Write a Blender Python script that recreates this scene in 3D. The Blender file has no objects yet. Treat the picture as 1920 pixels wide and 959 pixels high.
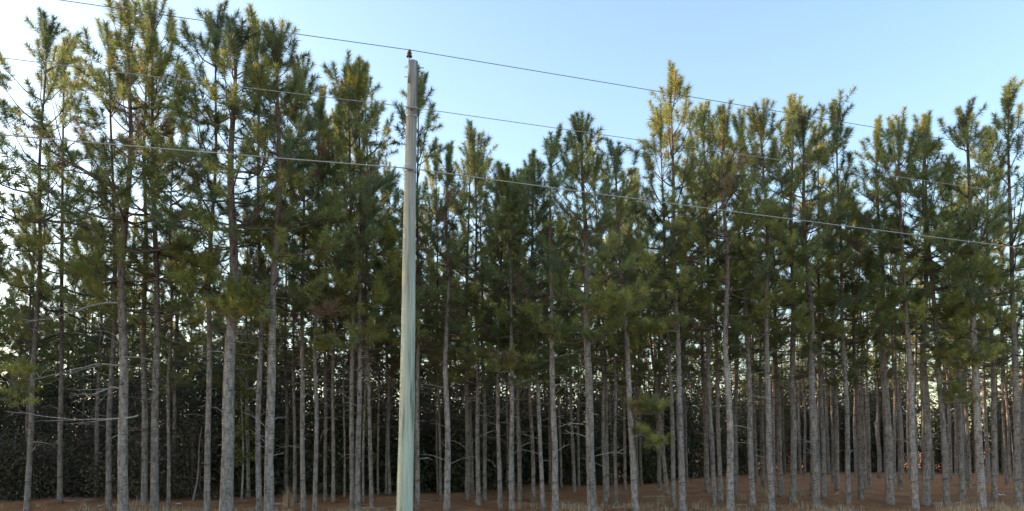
import bpy, math, random
import numpy as np
from mathutils import Matrix, Vector

random.seed(11)
RNG = np.random.default_rng(11)
S = bpy.context.scene
COL = S.collection

# ------------------------------------------------------------------ camera
EYE, F, HOR, PITCH = 1.7, 1387.0, 840.0, math.radians(2.0)   # eye height, focal length and horizon row of the 1920 px picture
PROW = HOR - F * math.tan(PITCH)
cam = bpy.data.cameras.new('camera')
cam.sensor_width = 36.0
cam.lens = 36.0 * F / 1920.0
cam.shift_y = (PROW - 479.5) / 1920.0
cam.clip_start, cam.clip_end = 0.1, 6000.0
camo = bpy.data.objects.new('camera', cam)
COL.objects.link(camo)
camo.location = (0, 0, EYE)
camo.rotation_euler = (math.radians(90) + PITCH, 0, 0)
S.camera = camo

# ------------------------------------------------------------------ light
SUN_EL, SUN_AZ = math.radians(9.5), math.radians(-78.0)     # azimuth from +Y, negative towards -X
sun_dir = Vector((math.sin(SUN_AZ) * math.cos(SUN_EL), math.cos(SUN_AZ) * math.cos(SUN_EL), math.sin(SUN_EL)))
W = bpy.data.worlds.new('World')
S.world = W
W.use_nodes = True
nt = W.node_tree
sky = nt.nodes.new('ShaderNodeTexSky')
sky.sky_type = 'NISHITA'
sky.sun_disc = False
sky.sun_elevation = SUN_EL
sky.sun_rotation = SUN_AZ
sky.altitude = 50
sky.air_density = 1.0
sky.dust_density = 1.9
sky.ozone_density = 1.2
nt.links.new(sky.outputs['Color'], nt.nodes['Background'].inputs['Color'])
nt.nodes['Background'].inputs['Strength'].default_value = 0.15
sl = bpy.data.lights.new('sun', 'SUN')
sl.energy = 3.7
sl.angle = math.radians(0.5)
sl.color = (1.0, 0.64, 0.34)
so = bpy.data.objects.new('sun', sl)
COL.objects.link(so)
so.rotation_euler = sun_dir.to_track_quat('Z', 'Y').to_euler()
so.location = sun_dir * 100
S.view_settings.view_transform = 'Standard'
S.view_settings.look = 'None'
S.view_settings.gamma = 1
S.view_settings.exposure = 2.0
S.cycles.max_bounces = 12
S.cycles.diffuse_bounces = 7
S.cycles.transmission_bounces = 8

# ------------------------------------------------------------------ helpers
def ray(x, y):
    u, v = (x - 960.0) / F, (PROW - y) / F
    return u, math.cos(PITCH) - v * math.sin(PITCH), math.sin(PITCH) + v * math.cos(PITCH)
def ground_at(x, y):
    u, f, w = ray(x, y); t = EYE / -w
    return u * t, f * t
def at_depth(x, y, Y):
    u, f, w = ray(x, y); t = Y / f
    return Vector((u * t, Y, EYE + w * t))
def terrain(x, y):
    x = np.asarray(x, float); y = np.asarray(y, float)
    return 0.035 * np.sin(x * 0.55 + 0.4 * y) + 0.03 * np.sin(x * 1.3 - y * 0.8 + 1.0) + 0.03 * np.sin(x * 2.9 + y * 2.1) + 0.02 * np.sin(x * 4.3 - y * 3.1)
def gz(x, y):
    return float(terrain(x, y))

class MB:
    """collects triangles / quads as numpy blocks, one mesh at the end"""
    def __init__(self):
        self.v, self.f3, self.m3, self.c, self.n = [], [], [], [], 0
    def add(self, v, f, mat=0, col=None):
        v = np.asarray(v, np.float32); f = np.asarray(f, np.int32)
        self.v.append(v); self.f3.append(f + self.n); self.m3.append(np.full(len(f), mat, np.int32))
        if col is None: col = np.full((len(v), 3), 0.5, np.float32)
        self.c.append(np.asarray(col, np.float32)); self.n += len(v)
    def mesh(self, name, mats, smooth=(0,)):
        V = np.concatenate(self.v); Fc = np.concatenate(self.f3); Mi = np.concatenate(self.m3); C = np.concatenate(self.c)
        me = bpy.data.meshes.new(name)
        me.vertices.add(len(V)); me.vertices.foreach_set('co', V.ravel())
        me.loops.add(len(Fc) * 3); me.loops.foreach_set('vertex_index', Fc.ravel())
        me.polygons.add(len(Fc))
        me.polygons.foreach_set('loop_start', np.arange(0, len(Fc) * 3, 3, dtype=np.int32))
        me.polygons.foreach_set('material_index', Mi)
        me.polygons.foreach_set('use_smooth', np.isin(Mi, smooth))
        a = me.color_attributes.new('tint', 'FLOAT_COLOR', 'POINT')
        a.data.foreach_set('color', np.concatenate([C, np.ones((len(C), 1), np.float32)], 1).ravel())
        for m in mats: me.materials.append(m)
        me.update(calc_edges=True)
        return me

def tube(P, R, n=6, cap=True, jit=0.0, rng=None):
    P = np.asarray(P, float); R = np.asarray(R, float); k = len(P)
    T = np.gradient(P, axis=0); T /= np.linalg.norm(T, axis=1)[:, None] + 1e-9
    ref = np.array([0, 0, 1.0]) if abs(T[:, 2]).mean() < 0.8 else np.array([1.0, 0, 0])
    A = np.cross(T, ref); A /= np.linalg.norm(A, axis=1)[:, None] + 1e-9
    B = np.cross(T, A)
    th = np.arange(n) / n * 2 * math.pi
    rr = np.repeat(R[:, None], n, 1)
    if jit: rr = rr * (1 + jit * rng.normal(size=rr.shape))
    V = P[:, None, :] + rr[..., None] * (np.cos(th)[None, :, None] * A[:, None, :] + np.sin(th)[None, :, None] * B[:, None, :])
    V = V.reshape(-1, 3)
    i, j = np.meshgrid(np.arange(k - 1), np.arange(n), indexing='ij')
    a = (i * n + j).ravel(); b = (i * n + (j + 1) % n).ravel(); c = a + n; d = b + n
    Fc = np.concatenate([np.stack([a, b, d], 1), np.stack([a, d, c], 1)])
    if cap:
        V = np.concatenate([V, P[-1:], P[:1]]); t = len(V) - 2; l = (k - 1) * n; q = np.arange(n)
        Fc = np.concatenate([Fc, np.stack([l + q, l + (q + 1) % n, np.full(n, t)], 1), np.stack([(q + 1) % n, q, np.full(n, t + 1)], 1)])
    return V, Fc

def unit(v): return v / (np.linalg.norm(v, axis=-1, keepdims=True) + 1e-9)

def needles(mb, shoots, rng, mat, per=70, width=0.014):
    """shoots: rows p0(3) dir(3) length needle_len amount tint(3) -> bottlebrush of needle faces"""
    Sx = np.asarray(shoots, float)
    cnt = np.maximum(6, (per * Sx[:, 8])).astype(int)
    idx = np.repeat(np.arange(len(Sx)), cnt); N = len(idx); s = Sx[idx]
    p0, d, L, nl = s[:, :3], unit(s[:, 3:6]), s[:, 6:7], s[:, 7:8]
    t = rng.random((N, 1)) ** 0.75
    r = rng.normal(size=(N, 3)); r = unit(r - (r * d).sum(1, keepdims=True) * d)
    ang = np.radians(76 - 42 * t ** 2 + rng.normal(0, 9, (N, 1)))
    nd = unit(d * np.cos(ang) + r * np.sin(ang) + np.array([0, 0, -0.10]))
    base = p0 + d * (L * t)
    tip = base + nd * nl * rng.uniform(0.75, 1.1, (N, 1))
    wv = unit(np.cross(nd, rng.normal(size=(N, 3)))) * (width * 0.5)
    V = np.stack([base - wv, base + wv, tip], 1).reshape(-1, 3)
    tint = np.clip(s[:, 9:12] + rng.normal(0, 0.05, (N, 3)) * np.array([1, 0.4, 0.2]), 0, 1)
    mb.add(V, np.arange(3 * N).reshape(-1, 3), mat, np.repeat(tint, 3, 0))

def obj(name, me, parent=None, loc=(0, 0, 0)):
    o = bpy.data.objects.new(name, me); COL.objects.link(o); o.location = loc
    if parent: o.parent = parent
    return o
def tag(o, label=None, cat=None, group=None, kind=None):
    if label: o['label'] = label
    if cat: o['category'] = cat
    if group: o['group'] = group
    if kind: o['kind'] = kind
    return o

# ------------------------------------------------------------------ materials
def newmat(name):
    m = bpy.data.materials.new(name); m.use_nodes = True
    t = m.node_tree; b = t.nodes['Principled BSDF']
    return m, t, b
def node(t, kind, **kw):
    n = t.nodes.new(kind)
    for k, v in kw.items():
        if k.startswith('in_'): n.inputs[k[3:].replace('_', ' ')].default_value = v
        else: setattr(n, k, v)
    return n
def ramp(t, stops):
    r = t.nodes.new('ShaderNodeValToRGB'); e = r.color_ramp.elements
    while len(e) < len(stops): e.new(0.5)
    for q, (p, c) in zip(e, stops): q.position = p; q.color = (*c, 1)
    return r
def coords(t, scale, kind='Object'):
    c = t.nodes.new('ShaderNodeTexCoord'); m = t.nodes.new('ShaderNodeMapping')
    m.inputs['Scale'].default_value = scale
    t.links.new(c.outputs[kind], m.inputs['Vector'])
    return m.outputs['Vector']

def bark_material(name, dark, mid, light, band=0.66, upper=None):
    m, t, b = newmat(name); L = t.links.new
    v1 = coords(t, (7, 7, 42)); n1 = node(t, 'ShaderNodeTexNoise', in_Scale=1.0, in_Detail=4.0, in_Roughness=0.6); L(v1, n1.inputs['Vector'])
    v2 = coords(t, (14, 14, 5)); n2 = node(t, 'ShaderNodeTexNoise', in_Scale=1.0, in_Detail=5.0, in_Roughness=0.65); L(v2, n2.inputs['Vector'])
    v3 = coords(t, (1.2, 1.2, 1.0)); n3 = node(t, 'ShaderNodeTexNoise', in_Scale=1.0, in_Detail=2.0); L(v3, n3.inputs['Vector'])
    r2 = ramp(t, [(0.30, dark), (0.48, mid), (0.72, light)]); L(n2.outputs['Fac'], r2.inputs['Fac'])
    r1 = ramp(t, [(0.34, (1 - band,) * 3), (0.47, (1, 1, 1))]); L(n1.outputs['Fac'], r1.inputs['Fac'])
    mul = node(t, 'ShaderNodeMixRGB', blend_type='MULTIPLY'); mul.inputs['Fac'].default_value = 1
    L(r2.outputs['Color'], mul.inputs['Color1']); L(r1.outputs['Color'], mul.inputs['Color2'])
    if upper:      # young bark of the upper stem is thinner, redder and darker
        tc = t.nodes.new('ShaderNodeTexCoord'); sz = t.nodes.new('ShaderNodeSeparateXYZ'); L(tc.outputs['Object'], sz.inputs[0])
        za = node(t, 'ShaderNodeMath', operation='MULTIPLY_ADD'); L(n3.outputs['Fac'], za.inputs[0]); za.inputs[1].default_value = 2.0; L(sz.outputs['Z'], za.inputs[2])
        mr = node(t, 'ShaderNodeMapRange'); mr.inputs['From Min'].default_value = 4.6; mr.inputs['From Max'].default_value = 8.0; L(za.outputs[0], mr.inputs['Value'])
        mu = node(t, 'ShaderNodeMixRGB', blend_type='MULTIPLY'); L(mr.outputs[0], mu.inputs['Fac']); L(mul.outputs['Color'], mu.inputs['Color1']); mu.inputs['Color2'].default_value = (*upper, 1)
        mul = mu
    oi = t.nodes.new('ShaderNodeObjectInfo')
    add = node(t, 'ShaderNodeMath', operation='MULTIPLY_ADD'); L(n3.outputs['Fac'], add.inputs[0]); add.inputs[1].default_value = 0.9; 
    sc = node(t, 'ShaderNodeMath', operation='MULTIPLY_ADD'); L(oi.outputs['Random'], sc.inputs[0]); sc.inputs[1].default_value = 0.40; sc.inputs[2].default_value = 0.36
    L(sc.outputs[0], add.inputs[2])
    hsv = t.nodes.new('ShaderNodeHueSaturation'); L(mul.outputs['Color'], hsv.inputs['Color']); L(add.outputs[0], hsv.inputs['Value'])
    L(hsv.outputs['Color'], b.inputs['Base Color'])
    b.inputs['Roughness'].default_value = 0.92; b.inputs['Specular IOR Level'].default_value = 0.2
    hs = node(t, 'ShaderNodeMath', operation='ADD'); L(n1.outputs['Fac'], hs.inputs[0]); L(n2.outputs['Fac'], hs.inputs[1])
    bp = node(t, 'ShaderNodeBump'); bp.inputs['Strength'].default_value = 0.7; bp.inputs['Distance'].default_value = 0.03
    L(hs.outputs[0], bp.inputs['Height']); L(bp.outputs['Normal'], b.inputs['Normal'])
    return m
BARK = bark_material('pine_bark', (0.115, 0.090, 0.076), (0.262, 0.222, 0.198), (0.42, 0.372, 0.345), upper=(0.46, 0.36, 0.31))
TWIG = bark_material('dead_wood', (0.20, 0.18, 0.165), (0.34, 0.32, 0.30), (0.48, 0.46, 0.44), 0.2)
LIMB = bark_material('limb_bark', (0.075, 0.055, 0.045), (0.13, 0.098, 0.08), (0.20, 0.155, 0.13), 0.3)

def foliage_material(name, trans=0.3, rough=0.55):
    """base colour = the tint stored per shoot, shifted a little per plant"""
    m, t, b = newmat(name); L = t.links.new
    a = t.nodes.new('ShaderNodeAttribute'); a.attribute_name = 'tint'
    oi = t.nodes.new('ShaderNodeObjectInfo')
    h = t.nodes.new('ShaderNodeHueSaturation'); L(a.outputs['Color'], h.inputs['Color'])
    mh = node(t, 'ShaderNodeMath', operation='MULTIPLY_ADD'); L(oi.outputs['Random'], mh.inputs[0]); mh.inputs[1].default_value = 0.035; mh.inputs[2].default_value = 0.483
    mv = node(t, 'ShaderNodeMath', operation='MULTIPLY_ADD'); L(oi.outputs['Random'], mv.inputs[0]); mv.inputs[1].default_value = -0.35; mv.inputs[2].default_value = 1.18
    L(mh.outputs[0], h.inputs['Hue']); L(mv.outputs[0], h.inputs['Value'])
    L(h.outputs['Color'], b.inputs['Base Color'])
    b.inputs['Roughness'].default_value = rough; b.inputs['Specular IOR Level'].default_value = 0.25
    tr = t.nodes.new('ShaderNodeBsdfTranslucent'); L(h.outputs['Color'], tr.inputs['Color'])
    mx = t.nodes.new('ShaderNodeMixShader'); mx.inputs['Fac'].default_value = trans
    L(b.outputs[0], mx.inputs[1]); L(tr.outputs[0], mx.inputs[2])
    L(mx.outputs[0], t.nodes['Material Output'].inputs['Surface'])
    return m
NEEDLE = foliage_material('pine_needles', 0.42)
LEAF = foliage_material('broad_leaves', 0.25, 0.45)
STRAW = foliage_material('dry_straw', 0.2, 0.8)

def ground_material():
    m, t, b = newmat('pine_straw_floor'); L = t.links.new
    v = coords(t, (1, 1, 1))
    n1 = node(t, 'ShaderNodeTexNoise', in_Scale=0.7, in_Detail=6.0, in_Roughness=0.65); L(v, n1.inputs['Vector'])
    n2 = node(t, 'ShaderNodeTexNoise', in_Scale=9.0, in_Detail=8.0, in_Roughness=0.75); L(v, n2.inputs['Vector'])
    r1 = ramp(t, [(0.3, (0.30, 0.135, 0.066)), (0.5, (0.44, 0.205, 0.10)), (0.7, (0.50, 0.28, 0.15))]); L(n1.outputs['Fac'], r1.inputs['Fac'])
    r2 = ramp(t, [(0.3, (0.45,) * 3), (0.55, (0.95,) * 3), (0.75, (1.35,) * 3)]); L(n2.outputs['Fac'], r2.inputs['Fac'])
    mul = node(t, 'ShaderNodeMixRGB', blend_type='MULTIPLY'); mul.inputs['Fac'].default_value = 1
    L(r1.outputs['Color'], mul.inputs['Color1']); L(r2.outputs['Color'], mul.inputs['Color2'])
    # verge: dead grass in front of the trees (y < ~19 m), ragged edge
    g = t.nodes.new('ShaderNodeTexCoord'); sx = t.nodes.new('ShaderNodeSeparateXYZ'); L(g.outputs['Object'], sx.inputs[0])
    ad = node(t, 'ShaderNodeMath', operation='MULTIPLY_ADD'); L(n1.outputs['Fac'], ad.inputs[0]); ad.inputs[1].default_value = 9.0; L(sx.outputs['Y'], ad.inputs[2])
    mr = node(t, 'ShaderNodeMapRange'); mr.inputs['From Min'].default_value = 20.0; mr.inputs['From Max'].default_value = 24.0
    L(ad.outputs[0], mr.inputs['Value'])
    rg = ramp(t, [(0.3, (0.22, 0.15, 0.085)), (0.55, (0.37, 0.265, 0.16)), (0.75, (0.48, 0.37, 0.24))]); L(n2.outputs['Fac'], rg.inputs['Fac'])
    mx = node(t, 'ShaderNodeMixRGB'); L(mr.outputs[0], mx.inputs['Fac']); L(rg.outputs['Color'], mx.inputs['Color1']); L(mul.outputs['Color'], mx.inputs['Color2'])
    L(mx.outputs['Color'], b.inputs['Base Color']); b.inputs['Roughness'].default_value = 0.95; b.inputs['Specular IOR Level'].default_value = 0.1
    bp = node(t, 'ShaderNodeBump'); bp.inputs['Strength'].default_value = 0.8; bp.inputs['Distance'].default_value = 0.06
    L(n2.outputs['Fac'], bp.inputs['Height']); L(bp.outputs['Normal'], b.inputs['Normal'])
    return m
GROUND = ground_material()

def pole_material():
    m, t, b = newmat('treated_pole_wood'); L = t.links.new
    v = coords(t, (38, 38, 1.3)); n = node(t, 'ShaderNodeTexNoise', in_Scale=1.0, in_Detail=6.0, in_Roughness=0.65); L(v, n.inputs['Vector'])
    v2 = coords(t, (9, 9, 0.55)); n2 = node(t, 'ShaderNodeTexNoise', in_Scale=1.0, in_Detail=5.0); L(v2, n2.inputs['Vector'])
    g = t.nodes.new('ShaderNodeTexCoord'); sx = t.nodes.new('ShaderNodeSeparateXYZ'); L(g.outputs['Object'], sx.inputs[0])
    ad = node(t, 'ShaderNodeMath', operation='MULTIPLY_ADD'); L(n2.outputs['Fac'], ad.inputs[0]); ad.inputs[1].default_value = 2.5; L(sx.outputs['Z'], ad.inputs[2])
    mr = node(t, 'ShaderNodeMapRange'); mr.inputs['From Min'].default_value = 4.0; mr.inputs['From Max'].default_value = 8.0; L(ad.outputs[0], mr.inputs['Value'])
    lo = ramp(t, [(0.28, (0.16, 0.18, 0.14)), (0.40, (0.36, 0.415, 0.33)), (0.58, (0.45, 0.50, 0.41)), (0.75, (0.56, 0.60, 0.51))]); L(n.outputs['Fac'], lo.inputs['Fac'])
    hi = ramp(t, [(0.28, (0.12, 0.115, 0.105)), (0.40, (0.28, 0.275, 0.255)), (0.58, (0.36, 0.355, 0.33)), (0.75, (0.47, 0.46, 0.435))]); L(n.outputs['Fac'], hi.inputs['Fac'])
    mx = node(t, 'ShaderNodeMixRGB'); L(mr.outputs[0], mx.inputs['Fac']); L(lo.outputs['Color'], mx.inputs['Color1']); L(hi.outputs['Color'], mx.inputs['Color2'])
    r2 = ramp(t, [(0.36, (0.32,) * 3), (0.43, (0.74,) * 3), (0.66, (1.04,) * 3)]); L(n2.outputs['Fac'], r2.inputs['Fac'])
    mul = node(t, 'ShaderNodeMixRGB', blend_type='MULTIPLY'); mul.inputs['Fac'].default_value = 1
    L(mx.outputs['Color'], mul.inputs['Color1']); L(r2.outputs['Color'], mul.inputs['Color2'])
    L(mul.outputs['Color'], b.inputs['Base Color']); b.inputs['Roughness'].default_value = 0.85
    bp = node(t, 'ShaderNodeBump'); bp.inputs['Strength'].default_value = 0.9; bp.inputs['Distance'].default_value = 0.02
    L(n.outputs['Fac'], bp.inputs['Height']); L(bp.outputs['Normal'], b.inputs['Normal'])
    return m
POLE = pole_material()
def plain(name, col, rough=0.5, metal=0.0, scale=30.0, var=0.2):
    m, t, b = newmat(name); L = t.links.new
    n = node(t, 'ShaderNodeTexNoise', in_Scale=scale, in_Detail=4.0); L(coords(t, (1, 1, 1)), n.inputs['Vector'])
    r = ramp(t, [(0.3, tuple(c * (1 - var) for c in col)), (0.7, tuple(min(1, c * (1 + var)) for c in col))]); L(n.outputs['Fac'], r.inputs['Fac'])
    L(r.outputs['Color'], b.inputs['Base Color']); b.inputs['Roughness'].default_value = rough; b.inputs['Metallic'].default_value = metal
    return m
STEEL = plain('galvanised_steel', (0.32, 0.32, 0.33), 0.45, 0.8)
PORCELAIN = plain('dark_glazed_porcelain', (0.035, 0.025, 0.022), 0.2)
ALU = plain('aluminium_wire', (0.34, 0.34, 0.33), 0.6, 0.2)
CABLE = plain('weathered_cable', (0.13, 0.13, 0.13), 0.6, 0.2)
PAPER = plain('white_paper', (0.78, 0.76, 0.72), 0.7, 0, 20, 0.08)
SPLINT = plain('pale_split_wood', (0.55, 0.43, 0.30), 0.8)

# ------------------------------------------------------------------ ground
def axis(fine0, fine1, step, far):
    a = list(np.arange(fine0, fine1 + 1e-6, step)); d = step
    while a[-1] < far: d *= 1.5; a.append(a[-1] + d)
    d = step
    while a[0] > -far: d *= 1.5; a.insert(0, a[0] - d)
    return np.array(a)
gx, gy = axis(-34, 34, 0.5, 3000), axis(8, 62, 0.5, 3000)
GX, GY = np.meshgrid(gx, gy, indexing='ij')
fade = np.clip((200 - np.hypot(GX, GY)) / 100, 0, 1)
GZ = terrain(GX, GY) * fade
nx, ny = len(gx), len(gy)
ii, jj = np.meshgrid(np.arange(nx - 1), np.arange(ny - 1), indexing='ij')
a = (ii * ny + jj).ravel(); b_ = a + ny; c_ = a + ny + 1; d_ = a + 1
mb = MB(); mb.add(np.stack([GX, GY, GZ], -1).reshape(-1, 3), np.concatenate([np.stack([a, b_, c_], 1), np.stack([a, c_, d_], 1)]))
tag(obj('ground', mb.mesh('ground', [GROUND])), 'forest floor of rusty pine straw with dead grass verge', kind='structure')

# ------------------------------------------------------------------ pine prototypes (12 m tall)
H0 = 12.0
GREEN = np.array([[0.195, 0.232, 0.100], [0.230, 0.258, 0.094], [0.292, 0.304, 0.088], [0.172, 0.216, 0.118]])
RUST = np.array([0.27, 0.19, 0.125])
def tint(rng, rust=0.03, bright=0.0):
    if rng.random() < rust: return RUST * rng.uniform(0.7, 1.2)
    k = rng.choice(4, p=[0.34 - bright * 0.2, 0.30, 0.16 + bright * 0.35, 0.20 - bright * 0.15])
    return GREEN[k] * rng.uniform(0.7, 1.3)

def sway_fn(rng):
    a1, a2 = rng.uniform(0, 6.28, 2); m1, m2 = rng.uniform(0.03, 0.10), rng.uniform(0.015, 0.04); q = rng.uniform(0, 6.28)
    def f(z):
        z = np.asarray(z, float); s = np.minimum(z, 4) / 4
        return np.stack([s * (m1 * np.sin(z * 0.45 + a1) * math.cos(q) + m2 * np.sin(z * 1.3 + a2)),
                         s * (m1 * np.sin(z * 0.45 + a1) * math.sin(q) + m2 * np.cos(z * 1.1 + a2)), z], -1)
    return f

def add_branch(mb, rng, shoots, p, az, elev, L, r, live, tip_up, rust, bright, dens, top=False):
    n = 6
    u = np.linspace(0, 1, n)
    out = np.array([math.cos(az), math.sin(az), 0.0]); side = np.array([-math.sin(az), math.cos(az), 0.0])
    bend = rng.normal(0, 0.08) * L
    rise = L * (math.sin(elev) * u + tip_up * u ** 2.4 - 0.06 * np.sin(u * math.pi))
    P = p + out * (L * math.cos(elev) * u)[:, None] + side * (bend * u ** 2)[:, None] + np.array([0, 0, 1.0]) * rise[:, None]
    P[1:-1] += rng.normal(0, 0.012 * L, (n - 2, 3))
    v, f = tube(P, r * (1 - 0.78 * u), 4, cap=False); mb.add(v, f, 0)
    if not live:
        for _ in range(rng.integers(1, 4)):
            t = rng.uniform(0.3, 0.9); q = P[0] + (P[-1] - P[0]) * t + (P[int(t * 5)] - (P[0] + (P[-1] - P[0]) * int(t * 5) / 5))
            e = q + (out * 0.6 + side * rng.choice([-1, 1]) * 0.6 + np.array([0, 0, rng.uniform(-0.3, 0.3)])) * L * rng.uniform(0.15, 0.35)
            v, f = tube([q, (q + e) / 2 + rng.normal(0, 0.02, 3), e], [r * 0.4, r * 0.3, r * 0.15], 3, cap=False); mb.add(v, f, 0)
        return
    d_end = unit(P[-1] - P[-2])
    nl = rng.uniform(0.15, 0.20); up_ = 0.9 if top else 0.3; bt = tint(rng, rust, bright)
    shoots.append([*P[-1] - d_end * 0.22, *(d_end + [0, 0, up_]), rng.uniform(0.42, 0.62), nl, 1.9 if top else 1.35, *bt])
    k = max(1, int(round(L * rng.uniform(2.9, 4.2) * dens)))
    for q in range(k):
        t = rng.uniform(0.36, 0.97); i = min(int(t * (n - 1)), n - 2); w = t * (n - 1) - i
        s = P[i] * (1 - w) + P[i + 1] * w
        sg = rng.choice([-1, 1])
        d = unit(out * rng.uniform(0.5, 1.0) + side * sg * rng.uniform(0.35, 1.0) + np.array([0, 0, rng.uniform(-0.05, 0.75) + (0.5 if top else 0)]))
        sl_ = rng.uniform(0.18, 0.55) * (0.7 + 0.4 * (1 - t)) * min(1, L + 0.3)
        e = s + d * sl_
        v, f = tube([s, (s + e) / 2 - [0, 0, 0.02], e], [r * 0.42, r * 0.34, r * 0.22], 3, cap=False); mb.add(v, f, 0)
        du = unit(d + np.array([0, 0, rng.uniform(0.1, 0.6)]))
        shoots.append([*(e - d * min(0.16, sl_ * 0.5)), *du, rng.uniform(0.28, 0.50), rng.uniform(0.15, 0.21), rng.uniform(0.85, 1.25), *(bt * rng.uniform(0.8, 1.2))])

def make_crown(seed, dens=1.0, base=0.42, width=1.0, per=150, nwidth=0.012, thin=None):
    rng = np.random.default_rng(seed)
    mb, shoots = MB(), []
    path = sway_fn(rng)
    zb = H0 * base
    # dead whorls under the live crown
    z = H0 * (base - rng.uniform(0.13, 0.2))
    while z < zb:
        for _ in range(rng.integers(2, 5)):
            add_branch(mb, rng, shoots, path(z), rng.uniform(0, 6.28), rng.uniform(-0.15, 0.25), rng.uniform(0.5, 1.3), 0.012, False, rng.uniform(-0.1, 0.1), 0, 0, 1)
        z += rng.uniform(0.3, 0.6)
    z = zb; w = 0
    while z < H0 - 0.55:
        k = (z - zb) / (H0 - zb)
        prof = (0.80 + 0.8 * k) if k < 0.25 else 1.0 * (1 - ((k - 0.25) / 0.75)) ** 1.08 * 0.90 + 0.12
        nb = rng.integers(3, 6) if k < 0.85 else rng.integers(2, 4)
        a0 = rng.uniform(0, 6.28)
        for j in range(nb):
            if rng.random() > 0.55 + 0.45 * dens: continue
            L = 1.55 * prof * width * rng.uniform(0.6, 1.2)
            if rng.random() < 0.07: L *= 1.3
            elev = -0.14 + 1.3 * k + rng.normal(0, 0.16)
            add_branch(mb, rng, shoots, path(z + rng.uniform(-0.08, 0.08)), a0 + j * 6.28 / nb + rng.normal(0, 0.25), elev, L, 0.010 + 0.012 * L,
                       True, 0.22 + 0.2 * rng.random(), 0.035 if k < 0.55 else 0.008, max(0, 0.9 - 2.2 * k), dens, k > 0.7)  # lower branches get a brighter tint, open-sky light put into the needle colour
        z += (rng.uniform(0.36, 0.60) + (0.22 if rng.random() < 0.3 else 0) + 0.12 * k) * (1.15 if dens < 0.8 else 1.0)
    # leader and candles
    T = path(H0 - 0.55)
    tt = tint(rng, 0, 0.3)
    for q in range(3):
        lean = np.array([*rng.normal(0, 0.08, 2), 1.0])
        shoots.append([*(T + [0, 0, 0.05 - q * 0.42]), *lean, 0.55, 0.15, 2.1, *tt])
    for q in range(rng.integers(3, 6)):
        az = rng.uniform(0, 6.28); d = unit(np.array([math.cos(az) * 0.5, math.sin(az) * 0.5, 1.0]))
        s = T - [0, 0, rng.uniform(0.0, 0.5)]; Lq = rng.uniform(0.25, 0.6)
        v, f = tube([s, s + d * Lq * 0.5, s + d * Lq], [0.014, 0.011, 0.008], 3, cap=False); mb.add(v, f, 0)
        shoots.append([*(s + d * Lq * 0.3), *(d + [0, 0, 0.6]), rng.uniform(0.5, 0.75), 0.145, 2.1, *tt])
    if thin: shoots = [s for i, s in enumerate(shoots) if i % thin == 0]
    needles(mb, shoots, rng, 1, per, nwidth)
    return mb, path
PROTO = []
for i in range(9):
    mb, path = make_crown(100 + i, dens=0.78 + 0.1 * (i % 3), base=0.37 + 0.035 * (i % 4), width=0.92 + 0.06 * (i % 4))
    PROTO.append((mb.mesh('crown', [LIMB, NEEDLE]), path, 'dense'))
for i in range(4):
    mb, path = make_crown(200 + i, dens=0.62, base=0.36 + 0.04 * i, width=1.12)
    PROTO.append((mb.mesh('crown', [LIMB, NEEDLE]), path, 'sparse'))
for i in range(3):
    mb, path = make_crown(250 + i, dens=0.36, base=0.56 + 0.03 * i, width=0.8)
    PROTO.append((mb.mesh('crown', [LIMB, NEEDLE]), path, 'far'))
FAR = [p for p in PROTO if p[2] == 'far']
DENSE = [p for p in PROTO if p[2] == 'dense']; SPARSE = [p for p in PROTO if p[2] == 'sparse']

# dead side branches, shared between trees
DEAD = []
for i in range(8):
    rng = np.random.default_rng(300 + i); mb = MB(); L = rng.uniform(0.25, 1.0)
    u = np.linspace(0, 1, 5); P = np.stack([L * u, 0.12 * L * np.sin(u * 3 + i), L * (0.12 * np.sin(u * 2.5) - 0.15 * u * (i % 3 - 0.7))], 1)
    v, f = tube(P, 0.011 * (1.1 - 0.8 * u), 5); mb.add(v, f)
    for q in range(2):
        s = P[2 + q]; e = s + np.array([0.25, rng.choice([-1, 1]) * 0.2, rng.uniform(-0.1, 0.2)]) * L * 0.9
        v, f = tube([s, (s + e) / 2, e], [0.006, 0.005, 0.003], 4); mb.add(v, f)
    DEAD.append(mb.mesh('dead_branch', [TWIG]))

def trunk_mesh(path, c, s, h, d, rng, top_frac=0.985):
    n = 30
    z = np.concatenate([[-0.25, 0.0, 0.12, 0.3], np.linspace(0.6, h * top_frac, n)])
    P = path(np.clip(z / s, 0, None)) * np.array([c, c, s]); P[:, 2] = z
    t = np.clip(z / h, 0, 1)
    R = d / 2 * ((1 - t) ** 0.72 * 0.93 + 0.05) + d * 0.16 * np.exp(-np.clip(z, 0, None) / 0.16)
    for q in rng.uniform(0.12, 0.95, 14): R *= 1 + 0.10 * np.exp(-((t - q) / 0.006) ** 2)       # whorl knots
    mb = MB(); v, f = tube(P, R, 11, jit=0.035, rng=rng); mb.add(v, f)
    return mb.mesh('trunk', [BARK])

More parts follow.
